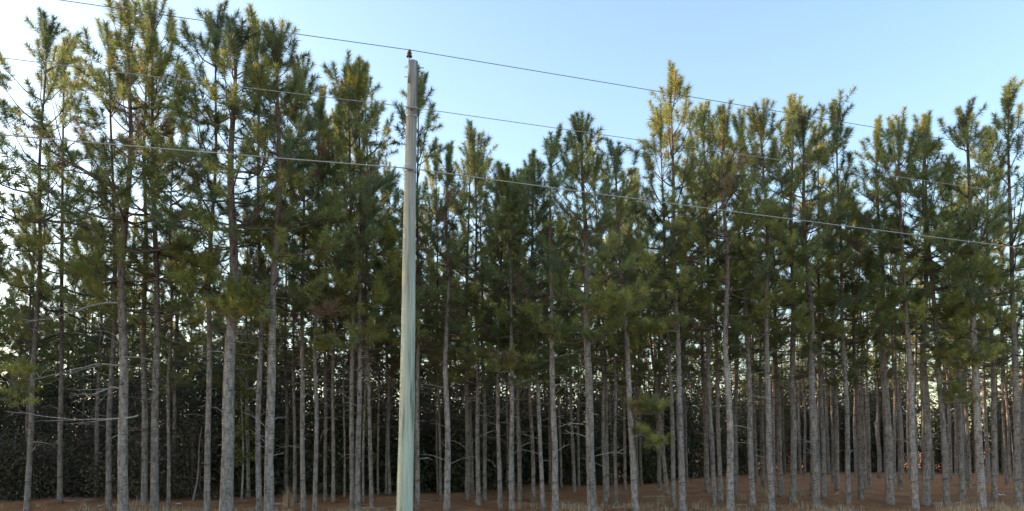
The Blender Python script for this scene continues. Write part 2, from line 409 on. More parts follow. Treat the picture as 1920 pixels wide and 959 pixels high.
NT = [0]
def pine(x, y, h, d, lean, name='pine_tree', proto=None, crown_w=1.0, spin=None, leany=None, nd=0):
    rng = np.random.default_rng(5000 + NT[0]); NT[0] += 1
    me, path, _ = proto
    s = h / H0; c = (0.45 + 0.55 * s) * crown_w
    r = bpy.data.objects.new(name, None); COL.objects.link(r)
    r.empty_display_size = 0.3
    r.location = (x, y, gz(x, y))
    sp = rng.uniform(0, 6.28) if spin is None else spin
    ly = rng.normal(0, 0.012) if leany is None else leany
    r.rotation_euler = (Matrix.Rotation(ly, 3, 'X') @ Matrix.Rotation(-lean, 3, 'Y') @ Matrix.Rotation(sp, 3, 'Z')).to_euler()
    obj('trunk', trunk_mesh(path, c, s, h, d, rng), r)
    cr = obj('crown', me, r); cr.scale = (c, c, s)
    for q in range(nd):
        z = rng.uniform(1.2, h * 0.42)
        pt = path(z / s) * np.array([c, c, s]); a = rng.uniform(0, 6.28)
        b = obj('dead_branch', DEAD[rng.integers(len(DEAD))], r, (pt[0] + math.cos(a) * d * 0.36, pt[1] + math.sin(a) * d * 0.36, z))
        b.rotation_euler = (rng.normal(0, 0.3), rng.normal(-0.05, 0.2), a)
        k = rng.uniform(0.6, 1.1); b.scale = (k, k, k)
    r['h'] = h
    return r

# skyline of the photograph (px): used for the heights of the trees along the edge
SKX = [-60, 40, 85, 130, 180, 215, 250, 290, 340, 430, 505, 560, 610, 660, 715, 755, 795, 835, 890, 930, 985, 1040, 1095, 1160, 1210, 1258, 1310, 1365, 1405, 1445, 1490, 1520, 1565, 1600, 1640, 1705, 1770, 1830, 1860, 1890, 1960]
SKY_ = [40, 30, 0, 90, 55, 60, -40, 5, 70, 0, 5, 110, 170, 65, 170, 135, 135, 270, 235, 310, 285, 250, 210, 265, 240, 140, 205, 188, 215, 150, 195, 190, 190, 250, 225, 200, 235, 172, 190, 150, 140]

# trees of the photograph: x and y of the foot (px), trunk width (px), extra lean (None: as its neighbours)
T = [(50,962,11,None),(112,947,10,None),(129,911,7,None),(157,920,6,None),(181,919,6,-.05),(204,963,11,None),(231,972,19,.004),(247,914,5,None),(270,952,12,None),(290,966,15,.012),(316,951,7,None),
 (388,965,12,-.01),(423,980,26,.002),(486,962,11,None),(505,974,19,-.012),(537,930,8,None),(553,939,7,None),(569,958,10,None),(590,962,9,None),(610,941,7,None),(625,945,7,None),(646,934,4,None),
 (661,963,10,None),(671,964,11,0),(681,943,5,None),(697,952,8,None),(709,932,4,None),(724,930,5,None),(731,930,6,None),(780,930,5,None),(783,958,9,.004),(821,926,4,None),(827,939,6,None),(838,960,13,.0),
 (862,902,3,None),(876,941,10,None),(886,928,7,None),(897,952,9,.012),(909,937,8,None),(923,905,5,None),(937,957,9,None),(951,919,5,None),(960,962,11,.01),(975,940,9,None),(989,908,4,None),(1000,941,8,None),
 (1018,957,9,None),(1032,920,6,None),(1041,964,13,.012),(1052,917,5,None),(1077,924,7,None),(1111,970,18,.028),(1136,941,8,None),(1147,908,4,None),(1156,947,7,None),(1172,922,6,None),(1191,960,13,.05),(1202,911,6,None),
 (1236,905,5,None),(1252,928,8,.10),(1246,907,5,None),(1264,950,9,.03),(1280,958,13,.02),(1288,907,5,None),(1300,898,4,None),(1326,926,10,None),(1340,949,10,.03),(1351,940,9,None),(1370,960,14,.012),(1382,904,6,None),
 (1411,949,12,.022),(1418,909,6,None),(1447,957,13,.018),(1464,931,11,None),(1487,946,13,None),(1500,890,6,None),(1509,898,5,None),(1531,956,15,.016),(1545,940,9,None),(1553,890,8,None),(1570,922,9,None),
 (1576,886,4,None),(1591,951,10,.022),(1615,935,10,.03),(1621,918,8,None),(1669,944,15,.025),(1692,892,6,None),(1705,900,7,None),(1716,957,13,.022),(1737,948,14,None),(1749,900,7,None),(1776,954,12,.03),
 (1783,905,6,None),(1793,892,6,None),(1804,940,9,.015),(1810,901,5,None),(1832,890,6,None),(1842,957,15,.022),(1852,909,7,None),(1864,939,10,None),(1882,890,6,None),(1887,911,5,None),(1910,957,13,.018),(1920,905,8,None)]
POLE_X, POLE_Y = at_depth(757, 900, 12.6)[0], 12.6
PLACED, FRONT = [], []
ORD = 'zeroth first second third fourth fifth sixth seventh eighth ninth tenth eleventh twelfth thirteenth fourteenth fifteenth sixteenth seventeenth eighteenth nineteenth twentieth'.split()
def skyline(x): return float(np.interp(x, SKX, SKY_))
rows = []
for (px, py, w, ln) in T:
    x, y = ground_at(px, py)
    d = w * y / F
    lean = ln if ln is not None else 0.010 + random.gauss(0, 0.010)
    front = (py >= 944 and w >= 8)
    topx = px - (lean + 2.5e-5 * (px - 960)) * 800
    hs = at_depth(topx, skyline(topx), y)[2]
    if front: h = min(hs, 14.2) + random.uniform(-0.25, 0.05)
    else: h = min(random.uniform(9.8, 12.2), hs - 0.6)
    rows.append([px, py, w, x, y, max(0.07, d), lean, max(6.5, h), front])
for r_ in rows: PLACED.append((r_[3], r_[4]))
fl = sorted([r_ for r_ in rows if r_[8]], key=lambda q: q[0])
side_a = [q for q in fl if q[0] < 757][::-1]; side_b = [q for q in fl if q[0] >= 757]
LIMBED = min(fl, key=lambda q: abs(q[0] - 231))
A_TXT, B_TXT = 'towards the limbed pine', 'towards the open straw'
for i, q in enumerate(side_a): q.append((i + 1, 'a'))
for i, q in enumerate(side_b): q.append((i + 1, 'b'))
def ordn(n):
    if n <= 20: return ORD[n]
    return 'twenty-' + ORD[n - 20]
SPECIAL = {231: 'tall pine with long bare grey limbs reaching out over the brush', 423: 'stoutest grey-barked pine of the forest edge, beside a thin leafy sapling',
 505: 'stout pine with the densest bushiest dark crown on the tall side', 1191: 'front-row pine leaning on a slant with yellow-green boughs low on its trunk',
 783: 'slim pine standing tight behind the utility pole, its crown showing around the pole top', 1280: 'pine whose golden top spike pokes highest above its neighbours into blue sky',
 1776: 'pine carrying one low bright green bough across its neighbours\' trunks', 1252: 'thin pine tilting strongly behind the low yellow-green boughs'}
for q in rows:
    px, py, w, x, y, d, lean, h, front = q[:9]
    left = px < 350
    proto = random.choice(SPARSE) if (left and front and random.random() < 0.65) else random.choice(DENSE if random.random() < 0.8 else SPARSE)
    if y > 33: proto = random.choice(FAR + SPARSE)
    if px == 505: proto = DENSE[2]
    cw = random.uniform(0.92, 1.12) * (1.15 if px in (505, 231, 423) else 1.0) * (0.8 if d < 0.13 and px != 783 else 1.0)
    o = pine(x, y, h, d, lean, proto=proto, crown_w=cw, spin=0.0 if px in (231, 1191, 1776, 423, 1111, 1280, 960, 1156, 505) else None, nd=(7 if front else 1 if y < 30 else 0))
    if px in SPECIAL:
        tag(o, SPECIAL[px], 'tree')
    elif front:
        n, sd = q[9]
        tag(o, '%s front-row pine, %s from the utility pole %s' % ('broad-trunked' if d > 0.22 else 'slim' if d < 0.15 else 'grey-barked', ordn(n), A_TXT if sd == 'a' else B_TXT), 'tree', 'pines along the forest edge')
    else:
        k = min(fl, key=lambda g: abs(g[0] - px)); n, sd = k[9]
        tag(o, '%s pine behind the %s front-row pine from the pole %s' % ('thin' if y > 30 else 'slender', ordn(n), A_TXT if sd == 'a' else B_TXT), 'tree', 'pines set back behind the front row')
    q.append(o)
ROOT = {q[0]: q[-1] for q in rows}; ROWD = {q[0]: q for q in rows}

# deeper trees of the plantation, on a loose planting grid
def shrub_front(u):
    return float(np.interp(u, [-0.75, -0.45, -0.05, 0.17, 0.33, 0.5, 0.8], [23.5, 24.0, 28.0, 35.0, 46.0, 50.0, 50.0]))
ndeep = 0
for gy_ in np.arange(26.0, 58.0, 2.9):
    for gx_ in np.arange(-42.0, 42.1, 2.5):
        x = gx_ + random.uniform(-0.7, 0.7); y = gy_ + random.uniform(-0.8, 0.8); u = x / y
        if abs(u) > 0.71 or random.random() < (0.10 if (u < -0.3 and y < 40) else 0.28 if y < 40 else 0.34): continue
        if any((x - a) ** 2 + (y - b) ** 2 < (1.5 if y < 40 else 1.1) for a, b in PLACED): continue
        PLACED.append((x, y))
        px = 960 + u * F
        h = min(random.uniform(9.5, 12.5) if u > -0.3 or y > 42 else random.uniform(8.6, 11.2), at_depth(px, skyline(px), y)[2] - 0.8)
        o = pine(x, y, h, random.uniform(0.12, 0.22), 0.008 + random.gauss(0, 0.014), proto=random.choice(DENSE if (u < -0.3 and y < 42) else FAR if (y > 37 or u > 0.3) else SPARSE if random.random() < 0.5 else DENSE), crown_w=random.uniform(0.8, 1.0))
        zone = 'the limb-bearing pine' if u < -0.33 else 'the utility pole' if u < 0.02 else 'the low yellow-green boughs' if u < 0.3 else 'the open straw floor'
        k = min(fl, key=lambda g: abs(g[0] - px)); n, sd = k[9]
        if y < 40: tag(o, 'middle-row pine deep behind the %s front-row pine from the pole %s' % (ordn(n), A_TXT if sd == 'a' else B_TXT), 'tree', 'middle-row pines')
        else: tag(o, 'distant pine beyond the %s front-row pine from the pole %s' % (ordn(n), A_TXT if sd == 'a' else B_TXT), 'tree', 'distant pines at the back of the stand')
        ndeep += 1

# limbs of the limb-bearing pine, each its own part
def limb(root, z, pts, r, forks=(), tufts=(), name='limb', mat=None, seed=1, per=110):
    rng = np.random.default_rng(seed); mb = MB()
    P = np.array(pts, float); t = np.linspace(0, 1, len(P)); tt = np.linspace(0, 1, 14)
    Q = np.stack([np.interp(tt, t, P[:, k]) for k in range(3)], 1)
    for _ in range(2): Q[1:-1] = (Q[:-2] + 2 * Q[1:-1] + Q[2:]) / 4
    Q[1:-1] += rng.normal(0, 0.008, (12, 3))
    v, f = tube(Q, r * (1 - 0.8 * tt), 6); mb.add(v, f, 0)
    for (t0, e) in forks:
        s = Q[int(t0 * 13)]; e = np.array(e, float); m = (s + e) / 2 + rng.normal(0, 0.03, 3)
        v, f = tube([s, m, e], [r * 0.5, r * 0.35, r * 0.12], 5); mb.add(v, f, 0)
    for _ in range(7):
        s = Q[rng.integers(4, 13)]; e = s + np.array([-0.15, rng.normal(0, 0.12), rng.normal(0, 0.08)]) * rng.uniform(0.7, 2.2)
        v, f = tube([s, (s + e) / 2 + rng.normal(0, 0.01, 3), e], [r * 0.25, r * 0.2, r * 0.08], 4); mb.add(v, f, 0)
    sh = []
    for (c, n, rad) in tufts:
        for _ in range(int(n * 1.8)):
            d = unit(np.array([rng.normal(0, 0.7), rng.normal(0, 0.7), rng.uniform(0.0, 0.9)]))
            p = np.array(c) + rng.normal(0, rad, 3) * [1, 1, 0.55]
            a = Q[np.argmin(((Q - p) ** 2).sum(1))]
            v, f = tube([a, (a + p) / 2 + [0, 0, 0.02], p], [0.007, 0.006, 0.005], 3, cap=False); mb.add(v, f, 0)
            sh.append([*p, *d, rng.uniform(0.22, 0.36), rng.uniform(0.14, 0.19), 1.0, *(tint(rng, 0.03, 1.0) * 1.12)])
    if sh: needles(mb, sh, rng, 1, per)
    return obj(name, mb.mesh(name, [mat or TWIG, NEEDLE]), root, (0, 0, z))
R0 = ROOT[231]
limb(R0, 5.25, [(0, 0, 0), (-.5, 0, .03), (-1.2, -.1, -.24), (-1.9, -.15, -.46), (-2.6, -.2, -.42)], .030, [(.5, (-1.9, -.3, -.12))], [((-2.5, -.2, -.35), 6, .2)], seed=21)
limb(R0, 3.72, [(0, 0, 0), (-.5, 0, .06), (-1.0, -.1, -.04), (-1.8, -.2, -.32), (-2.9, -.3, -.42)], .026, [(.4, (-2.0, .1, -.45)), (.3, (-1.6, -.2, -.28))], [((-2.3, -.3, -.15), 9, .22), ((-2.45, -.3, -.75), 8, .2)], seed=22)
limb(R0, 3.18, [(0, 0, 0), (-.35, 0, .03), (-.8, -.05, -.2), (-1.3, -.1, -.12)], .022, [(.35, (-1.25, -.1, -.36)), (.2, (-1.5, .1, -.02))], seed=23)
limb(R0, 2.42, [(.38, -.05, .09), (0, -.09, 0), (-.7, -.1, -.02), (-1.4, -.1, .0), (-2.2, -.1, .13), (-2.8, -.1, .2)], .022, [(.25, (-1.35, -.15, -.12)), (.5, (-2.2, .0, -.04))], seed=24)
limb(R0, 8.0, [(0, 0, 0), (-.5, 0, .22), (-1.2, -.1, .62), (-2.1, -.2, 1.1)], .042, [(.5, (-1.9, -.1, .5))], [((-2.0, -.2, 1.2), 8, .25)], mat=LIMB, seed=25)
limb(R0, 7.1, [(0, 0, 0), (-.7, 0, .02), (-1.6, -.1, .14), (-2.4, -.2, .2)], .026, [(.5, (-1.9, -.1, .0))], [((-2.3, -.2, .3), 7, .25)], mat=LIMB, seed=26)
# low green boughs
limb(ROOT[1191], 2.55, [(0, 0, 0), (.25, -.1, .03), (.5, -.2, -.02), (.75, -.3, .0)], .016, (), [((.35, -.2, .12), 8, .14), ((.68, -.3, .10), 8, .14)], name='bough', seed=31)
limb(ROOT[1191], 1.95, [(0, 0, 0), (.25, -.1, .06), (.5, -.2, -.05), (.7, -.3, -.16)], .014, (), [((.25, -.15, .1), 4, .10), ((.62, -.3, -.18), 9, .13)], name='bough', seed=32)
limb(ROOT[1776], 4.1, [(0, 0, 0), (.4, -.25, .1), (.9, -.45, .12), (1.35, -.6, .2)], .020, (), [((.1, -.2, .15), 9, .18), ((.6, -.35, .18), 10, .2), ((1.2, -.5, .22), 9, .18)], name='bough', seed=33)
limb(ROOT[1776], 3.2, [(0, 0, 0), (.2, -.2, .1), (.45, -.35, -.05)], .014, (), [((.25, -.25, .05), 7, .16), ((.42, -.35, -.25), 6, .14)], name='bough', seed=34)
limb(ROOT[423], 4.75, [(0, 0, 0), (.35, -.15, .05), (.8, -.3, .02), (1.2, -.4, .08)], .020, (), [((.1, -.25, .12), 9, .18), ((.65, -.3, .1), 9, .18), ((-.25, -.2, .2), 6, .16)], name='bough', seed=35)

limb(ROOT[1776], 3.95, [(0, 0, 0), (-.1, -.4, .1), (.35, -.8, .1), (.9, -.9, .12)], .018, (), [((-.15, -.5, .15), 8, .18), ((.4, -.8, .12), 9, .2), ((.9, -.9, .15), 8, .18)], name='bough', seed=36)
limb(ROOT[1111], 5.0, [(0, 0, 0), (.3, -.2, .06), (.7, -.35, .04), (1.1, -.45, .1)], .018, (), [((.2, -.3, .1), 7, .18), ((.7, -.4, .1), 8, .2), ((1.05, -.45, .15), 7, .18)], name='bough', seed=37)
limb(ROOT[1280], 4.9, [(0, 0, 0), (-.3, -.2, .02), (-.7, -.35, -.06), (-1.1, -.45, -.02)], .018, (), [((-.25, -.3, .1), 7, .18), ((-.7, -.4, .0), 8, .2), ((-1.05, -.45, .05), 7, .18)], name='bough', seed=38)
limb(ROOT[960], 3.75, [(0, 0, 0), (-.2, -.2, .04), (-.5, -.3, .0), (.1, -.4, .05)], .013, (), [((-.3, -.3, .05), 6, .15), ((.15, -.3, .1), 5, .14)], name='bough', seed=39)
limb(ROOT[505], 4.9, [(0, 0, 0), (-.35, -.2, .04), (-.8, -.3, .0), (-1.2, -.35, .1)], .018, (), [((-.4, -.3, .1), 8, .18), ((-.95, -.35, .1), 8, .2)], name='bough', seed=40)

# ------------------------------------------------------------------ saplings, dead stems, stub
def sapling(px, py, h, d, label, yellow):
    x, y = ground_at(px, py); rng = np.random.default_rng(int(px)); r = obj('sapling', None, None, (x, y, gz(x, y)))
    z = np.linspace(-0.15, h, 12); P = np.stack([0.05 * np.sin(z * 1.1), 0.04 * np.cos(z * 0.9), z], 1)
    mb = MB(); v, f = tube(P, d / 2 * (1 - 0.85 * np.clip(z / h, 0, 1)), 7, jit=0.05, rng=rng); mb.add(v, f)
    lf = MB(); n = 500
    for _ in range(26):
        zz = rng.uniform(0.25, 1.0) * h; a = rng.uniform(0, 6.28); L = rng.uniform(0.3, 0.8) * (1.15 - zz / h * 0.6)
        s = np.array([0.05 * math.sin(zz * 1.1), 0.04 * math.cos(zz * 0.9), zz]); e = s + np.array([math.cos(a), math.sin(a), rng.uniform(0.0, 0.5)]) * L
        v, f = tube([s, (s + e) / 2 + [0, 0, 0.05], e], [0.007, 0.005, 0.003], 4, cap=False); mb.add(v, f)
        leaves(lf, rng, s + (e - s) * rng.uniform(0.3, 1.05, (46, 1)) + rng.normal(0, 0.09, (46, 3)), 0.10, yellow)
    obj('trunk', mb.mesh('trunk', [TWIG]), r); obj('crown', lf.mesh('crown', [LEAF]), r)
    return tag(r, label, 'sapling')
def leaves(mb, rng, P, size, cols):
    N = len(P); n = unit(rng.normal(size=(N, 3)) + np.array([0, 0, 0.6])); a = unit(np.cross(n, rng.normal(size=(N, 3)))); b = np.cross(n, a)
    s = size * rng.uniform(0.6, 1.3, (N, 1))
    V = np.stack([P - a * s * .5, P + b * s * .28, P + a * s * .5, P - b * s * .28], 1).reshape(-1, 3)
    i = np.arange(N)[:, None] * 4
    c = np.asarray(cols)[rng.integers(len(cols), size=N)] * rng.uniform(0.7, 1.3, (N, 1))
    mb.add(V, np.concatenate([i + [0, 1, 2], i + [0, 2, 3]]), 0, np.repeat(c, 4, 0))
YEL = [(0.26, 0.24, 0.06), (0.19, 0.20, 0.06), (0.14, 0.17, 0.055)]
sapling(452, 938, 4.3, 0.075, 'thin sapling with yellowish leaves between two stout grey pines', YEL)
sapling(692, 930, 4.0, 0.06, 'thin sapling with sparse pale leaves just short of the utility pole', YEL)

def dead_stem(px, py, px2, py2, d, label, name='dead_stem', broken=False):
    x, y = ground_at(px, py); e = at_depth(px2, py2, y + 0.4); rng = np.random.default_rng(int(px) + 7)
    g = gz(x, y); t = np.linspace(0, 1, 10); v0 = np.array([e.x - x, e.y - y, e.z - g])
    P = t[:, None] * v0 + np.stack([0.05 * np.sin(t * 5), 0.03 * np.sin(t * 7), 0 * t], 1); P[0, 2] -= 0.15
    mb = MB(); v, f = tube(P, d / 2 * (1 - (0.25 if broken else 0.75) * t), 8, jit=0.06, rng=rng); mb.add(v, f)
    r = obj(name, mb.mesh(name, [BARK if broken else TWIG, SPLINT]), None, (x, y, g))
    if broken:
        mb2 = MB()
        for k in range(7):
            a = k / 7 * 6.28; rr = d * 0.28; b = P[-1] + [math.cos(a) * rr, math.sin(a) * rr, -0.05]
            v, f = tube([b, b + [0.0, 0.0, rng.uniform(0.08, 0.3)]], [d * 0.13, 0.004], 4); mb2.add(v, f)
        obj('splinter_crest', mb2.mesh('splinter_crest', [SPLINT]), r)
    return tag(r, label, 'dead tree')
dead_stem(361, 940, 381, 800, 0.075, 'leaning bare dead stem beside the stout pine, in front of dark brush')
dead_stem(4, 930, 38, 800, 0.09, 'crooked bare dead stem slanting through the brown twiggy brush')
dead_stem(1902, 900, 1888, 730, 0.06, 'thin bare dead pole slanting at the end of the open straw floor')
dead_stem(1649, 898, 1645, 793, 0.24, 'snapped pine with a pale splintered top, standing on straw', 'snapped_pine', True)

# ------------------------------------------------------------------ undergrowth (one dark mass)
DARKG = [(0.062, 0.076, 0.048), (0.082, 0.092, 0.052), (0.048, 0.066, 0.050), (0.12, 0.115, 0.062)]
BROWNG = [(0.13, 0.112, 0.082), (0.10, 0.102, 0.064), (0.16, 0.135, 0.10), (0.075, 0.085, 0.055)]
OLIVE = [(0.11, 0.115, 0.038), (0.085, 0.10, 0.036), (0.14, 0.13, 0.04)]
def shrub(lf, wd, x, y, h, rng, cols, nleaf, lsize):
    g = gz(x, y); ns = rng.integers(4, 7); cents = []
    for k in range(ns):
        a = rng.uniform(0, 6.28); top = np.array([x + math.cos(a) * h * 0.28 * rng.random(), y + math.sin(a) * h * 0.28 * rng.random(), g + h * rng.uniform(0.6, 1.0)])
        b = np.array([x + rng.normal(0, 0.15), y + rng.normal(0, 0.15), g - 0.1]); m = (b + top) / 2 + rng.normal(0, 0.12, 3)
        v, f = tube([b, m, top], [0.03, 0.02, 0.006], 4, cap=False); wd.add(v, f)
        for q in range(9):
            t = rng.uniform(0.08, 1.0); c = b + (top - b) * t + rng.normal(0, 1, 3) * np.array([0.34, 0.34, 0.16]) * (0.6 + 0.4 * h / 4)
            c[2] = max(c[2], g + 0.1)
            v, f = tube([b + (top - b) * t, c], [0.01, 0.004], 3, cap=False); wd.add(v, f); cents.append(c)
    C = np.array(cents)[rng.integers(len(cents), size=nleaf)] + rng.normal(0, 1, (nleaf, 3)) * np.array([0.30, 0.30, 0.22])
    C[:, 2] = np.maximum(C[:, 2], g + 0.03)
    leaves(lf, rng, C, lsize, cols)
lf, wd = MB(), MB(); lf2, wd2 = MB(), MB(); rng = np.random.default_rng(77); nsh = 0
for k in range(1000):
    u = rng.uniform(-0.78, 0.78) if k % 5 else rng.uniform(-1.7, -0.78); y0 = shrub_front(u); y = y0 + 0.8 + rng.random() ** 1.4 * 13; x = u * y  # some shrubs added out of view on the left to block low sun
    if k % 4 == 0: y = rng.uniform(56, 64); x = u * y
    if any((x - a) ** 2 + (y - b) ** 2 < 0.3 for a, b in PLACED) or nsh >= 400: continue
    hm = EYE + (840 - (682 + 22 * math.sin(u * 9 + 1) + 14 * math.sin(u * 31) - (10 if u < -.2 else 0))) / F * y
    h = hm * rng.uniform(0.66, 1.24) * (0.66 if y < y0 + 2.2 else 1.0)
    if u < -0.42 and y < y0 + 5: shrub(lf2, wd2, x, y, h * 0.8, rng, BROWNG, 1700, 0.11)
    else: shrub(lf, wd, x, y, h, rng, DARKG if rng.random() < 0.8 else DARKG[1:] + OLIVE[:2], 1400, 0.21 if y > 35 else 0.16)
    nsh += 1
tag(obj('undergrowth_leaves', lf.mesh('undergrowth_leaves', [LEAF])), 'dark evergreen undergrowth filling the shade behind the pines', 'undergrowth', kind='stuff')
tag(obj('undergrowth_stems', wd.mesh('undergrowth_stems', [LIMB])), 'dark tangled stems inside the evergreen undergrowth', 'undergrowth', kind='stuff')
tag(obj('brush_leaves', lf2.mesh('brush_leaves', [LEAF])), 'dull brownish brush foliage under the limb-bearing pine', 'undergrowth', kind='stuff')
for k in range(260):   # bare twigs of the brush and fallen sticks
    u = rng.uniform(-0.78, -0.2); y = shrub_front(u) - 1.5 + rng.random() * 4; x = u * y; g = gz(x, y)
    z0 = g + rng.random() ** 2 * 2.6; a = rng.uniform(0, 6.28); L = rng.uniform(0.4, 1.4); e = rng.normal(0.15, 0.35)
    p = np.array([x, y, z0]); q = p + np.array([math.cos(a), math.sin(a), e]) * L; q[2] = max(q[2], g + 0.02)
    v, f = tube([p, (p + q) / 2 + rng.normal(0, 0.06, 3), q], [0.009, 0.007, 0.003], 3, cap=False); wd2.add(v, f)
tag(obj('brush_twigs', wd2.mesh('brush_twigs', [LIMB])), 'tangled bare dark twigs of the brush under the limb-bearing pine', 'undergrowth', kind='stuff')

def understory(u, y, h, label):
    x = u * y; g = gz(x, y); rng = np.random.default_rng(int(y * 100)); r = obj('understory_tree', None, None, (x, y, g)); wd_, lf_ = MB(), MB()
    z = np.linspace(-0.2, h * 0.92, 12); q = rng.uniform(0, 6.28); P = np.stack([0.12 * np.sin(z * 0.7 + q), 0.12 * np.cos(z * 0.6 + q), z], 1) - [0.12 * math.sin(q), 0.12 * math.cos(q), 0]
    v, f = tube(P, 0.055 * (1 - 0.85 * np.clip(z / h, 0, 1)), 7); wd_.add(v, f)
    for _ in range(34):
        t = rng.uniform(0.25, 1.0); i = int(t * 11); s = P[i]; a = rng.uniform(0, 6.28); L = rng.uniform(0.5, 1.5) * (1.2 - 0.6 * t)
        e = s + np.array([math.cos(a), math.sin(a), rng.uniform(0.1, 0.7)]) * L
        v, f = tube([s, (s + e) / 2 + [0, 0, 0.06], e], [0.014, 0.009, 0.004], 4, cap=False); wd_.add(v, f)
        leaves(lf_, rng, s + (e - s) * rng.uniform(0.35, 1.1, (60, 1)) + rng.normal(0, 0.15, (60, 3)), 0.12, OLIVE)
    obj('trunk', wd_.mesh('trunk', [LIMB]), r); obj('crown', lf_.mesh('crown', [LEAF]), r)
    tag(r, label, 'tree', 'olive understory trees')
r3 = random.Random(4)
for k in range(32):
    u = -0.6 + 1.28 * (k + r3.random()) / 32
    understory(u, r3.uniform(33, 49) if u < 0.2 else r3.uniform(47, 54), r3.uniform(7.0, 10.5), 'slender olive-leaved understory tree in the brush beyond the limbed pine' if u < -0.3 else 'slender olive-leaved understory tree at the end of the open straw floor' if u > 0.35 else 'slender olive-leaved understory tree among the pines beyond the utility pole' if u < 0.1 else 'slender olive-leaved understory tree beyond the low yellow-green boughs')

# pine straw and dry grass on the floor
mb = MB(); N = 80000; rng = np.random.default_rng(5)
y = 15.5 + rng.random(N) ** 1.5 * 34; x = rng.uniform(-0.74, 0.74, N) * y; z = terrain(x, y)
nb_ = 0
for q in rows:                                   # litter heaped against the trunk feet
    if q[4] > 32: continue
    m_ = slice(nb_, nb_ + 160); nb_ += 160; rr_ = q[5] * 0.5 + np.abs(rng.normal(0, 0.16, 160)); th_ = rng.uniform(0, 6.28, 160)
    x[m_] = q[3] + rr_ * np.cos(th_); y[m_] = q[4] + rr_ * np.sin(th_); z[m_] = terrain(x[m_], y[m_]) + np.clip(0.14 - rr_ * 0.4, 0, 1) * rng.random(160)
a = rng.uniform(0, 6.28, N); L = rng.uniform(0.10, 0.22, N); up = rng.uniform(0.004, 0.05, N)
d = np.stack([np.cos(a), np.sin(a), rng.normal(0, 0.12, N)], 1); p = np.stack([x, y, z + up], 1); n = np.stack([-np.sin(a), np.cos(a), np.zeros(N)], 1)
V = np.stack([p - n * 0.006, p + n * 0.006, p + d * L[:, None]], 1).reshape(-1, 3)
c = np.array([(0.46, 0.22, 0.11), (0.36, 0.165, 0.085), (0.52, 0.30, 0.165), (0.26, 0.13, 0.07)])[rng.integers(4, size=N)]
mb.add(V, np.arange(3 * N).reshape(-1, 3), 0, np.repeat(c, 3, 0))
tag(obj('pine_straw', mb.mesh('pine_straw', [STRAW])), 'loose rusty pine needles strewn over the forest floor', 'pine straw', kind='stuff')

def blades(mb, rng, P, h, w, cols, lean=0.35):
    N = len(P); a = rng.uniform(0, 6.28, N); l = np.abs(rng.normal(0, lean, N)); hh = h * rng.uniform(0.5, 1.15, N)
    d = np.stack([np.cos(a) * l, np.sin(a) * l, np.ones(N)], 1); s = np.stack([-np.sin(a), np.cos(a), np.zeros(N)], 1) * w * 0.5
    m = P + d * (hh * 0.55)[:, None]; t = P + d * np.array([1.8, 1.8, 0.95]) * hh[:, None]
    V = np.stack([P - s, P + s, m - s * .7, m + s * .7, t], 1).reshape(-1, 3); i = np.arange(N)[:, None] * 5
    c = np.asarray(cols)[rng.integers(len(cols), size=N)] * rng.uniform(0.8, 1.2, (N, 1))
    mb.add(V, np.concatenate([i + [0, 1, 3], i + [0, 3, 2], i + [2, 3, 4]]), 0, np.repeat(c, 5, 0))
TAN = [(0.50, 0.39, 0.25), (0.40, 0.29, 0.17), (0.56, 0.47, 0.33), (0.32, 0.22, 0.13)]
mb = MB(); cl = 1500
cy = 15.2 + rng.random(cl) ** 1.3 * 6.3; cx = rng.uniform(-0.76, 0.76, cl) * cy
for k in range(cl):
    if math.sin(cx[k] * 1.1) + math.sin(cx[k] * 0.43 + cy[k] * 0.9) + rng.normal(0, 0.5) < (-0.5 if cx[k] > 3 else 0.2): continue
    nb = rng.integers(10, 26); q = np.stack([cx[k] + rng.normal(0, 0.09, nb), cy[k] + rng.normal(0, 0.09, nb)], 1)
    blades(mb, rng, np.concatenate([q, (terrain(q[:, 0], q[:, 1]) - 0.01)[:, None]], 1), rng.uniform(0.09, 0.30), 0.011, TAN)
tag(obj('dry_grass', mb.mesh('dry_grass', [STRAW])), 'short dead tan grass along the verge before the pines', 'grass', kind='stuff')
CL = [(540, 952, 0.62, 130, 'tall pale tan clump of dead grass beside the stout bushy pine'), (1242, 948, 0.42, 60, 'narrow dead grass tuft beneath the low yellow-green boughs'),
      (1392, 940, 0.36, 55, 'small dead grass tuft between two pines, twelfth and thirteenth gap of straw'), (1432, 930, 0.40, 60, ''), (1505, 928, 0.40, 60, ''), (975, 956, .3, 50, '')]
TXT = {1392: 'small dead grass tuft on the straw floor', 1432: 'small dead grass tuft on the straw floor', 1505: 'small dead grass tuft on the straw floor', 975: 'small dead grass tuft on the straw floor'}
for (px, py, h, n, lab) in CL:
    x, y = ground_at(px, py); mb = MB(); q = np.concatenate([rng.normal(0, 0.07, (n, 2)), np.full((n, 1), -0.02)], 1)
    blades(mb, rng, q, h, 0.012, TAN, 0.22)
    tag(obj('grass_tuft', mb.mesh('grass_tuft', [STRAW]), None, (x, y, gz(x, y))), TXT.get(px, lab), 'grass tuft', 'dead grass tufts at the forest edge' if px in TXT else None)

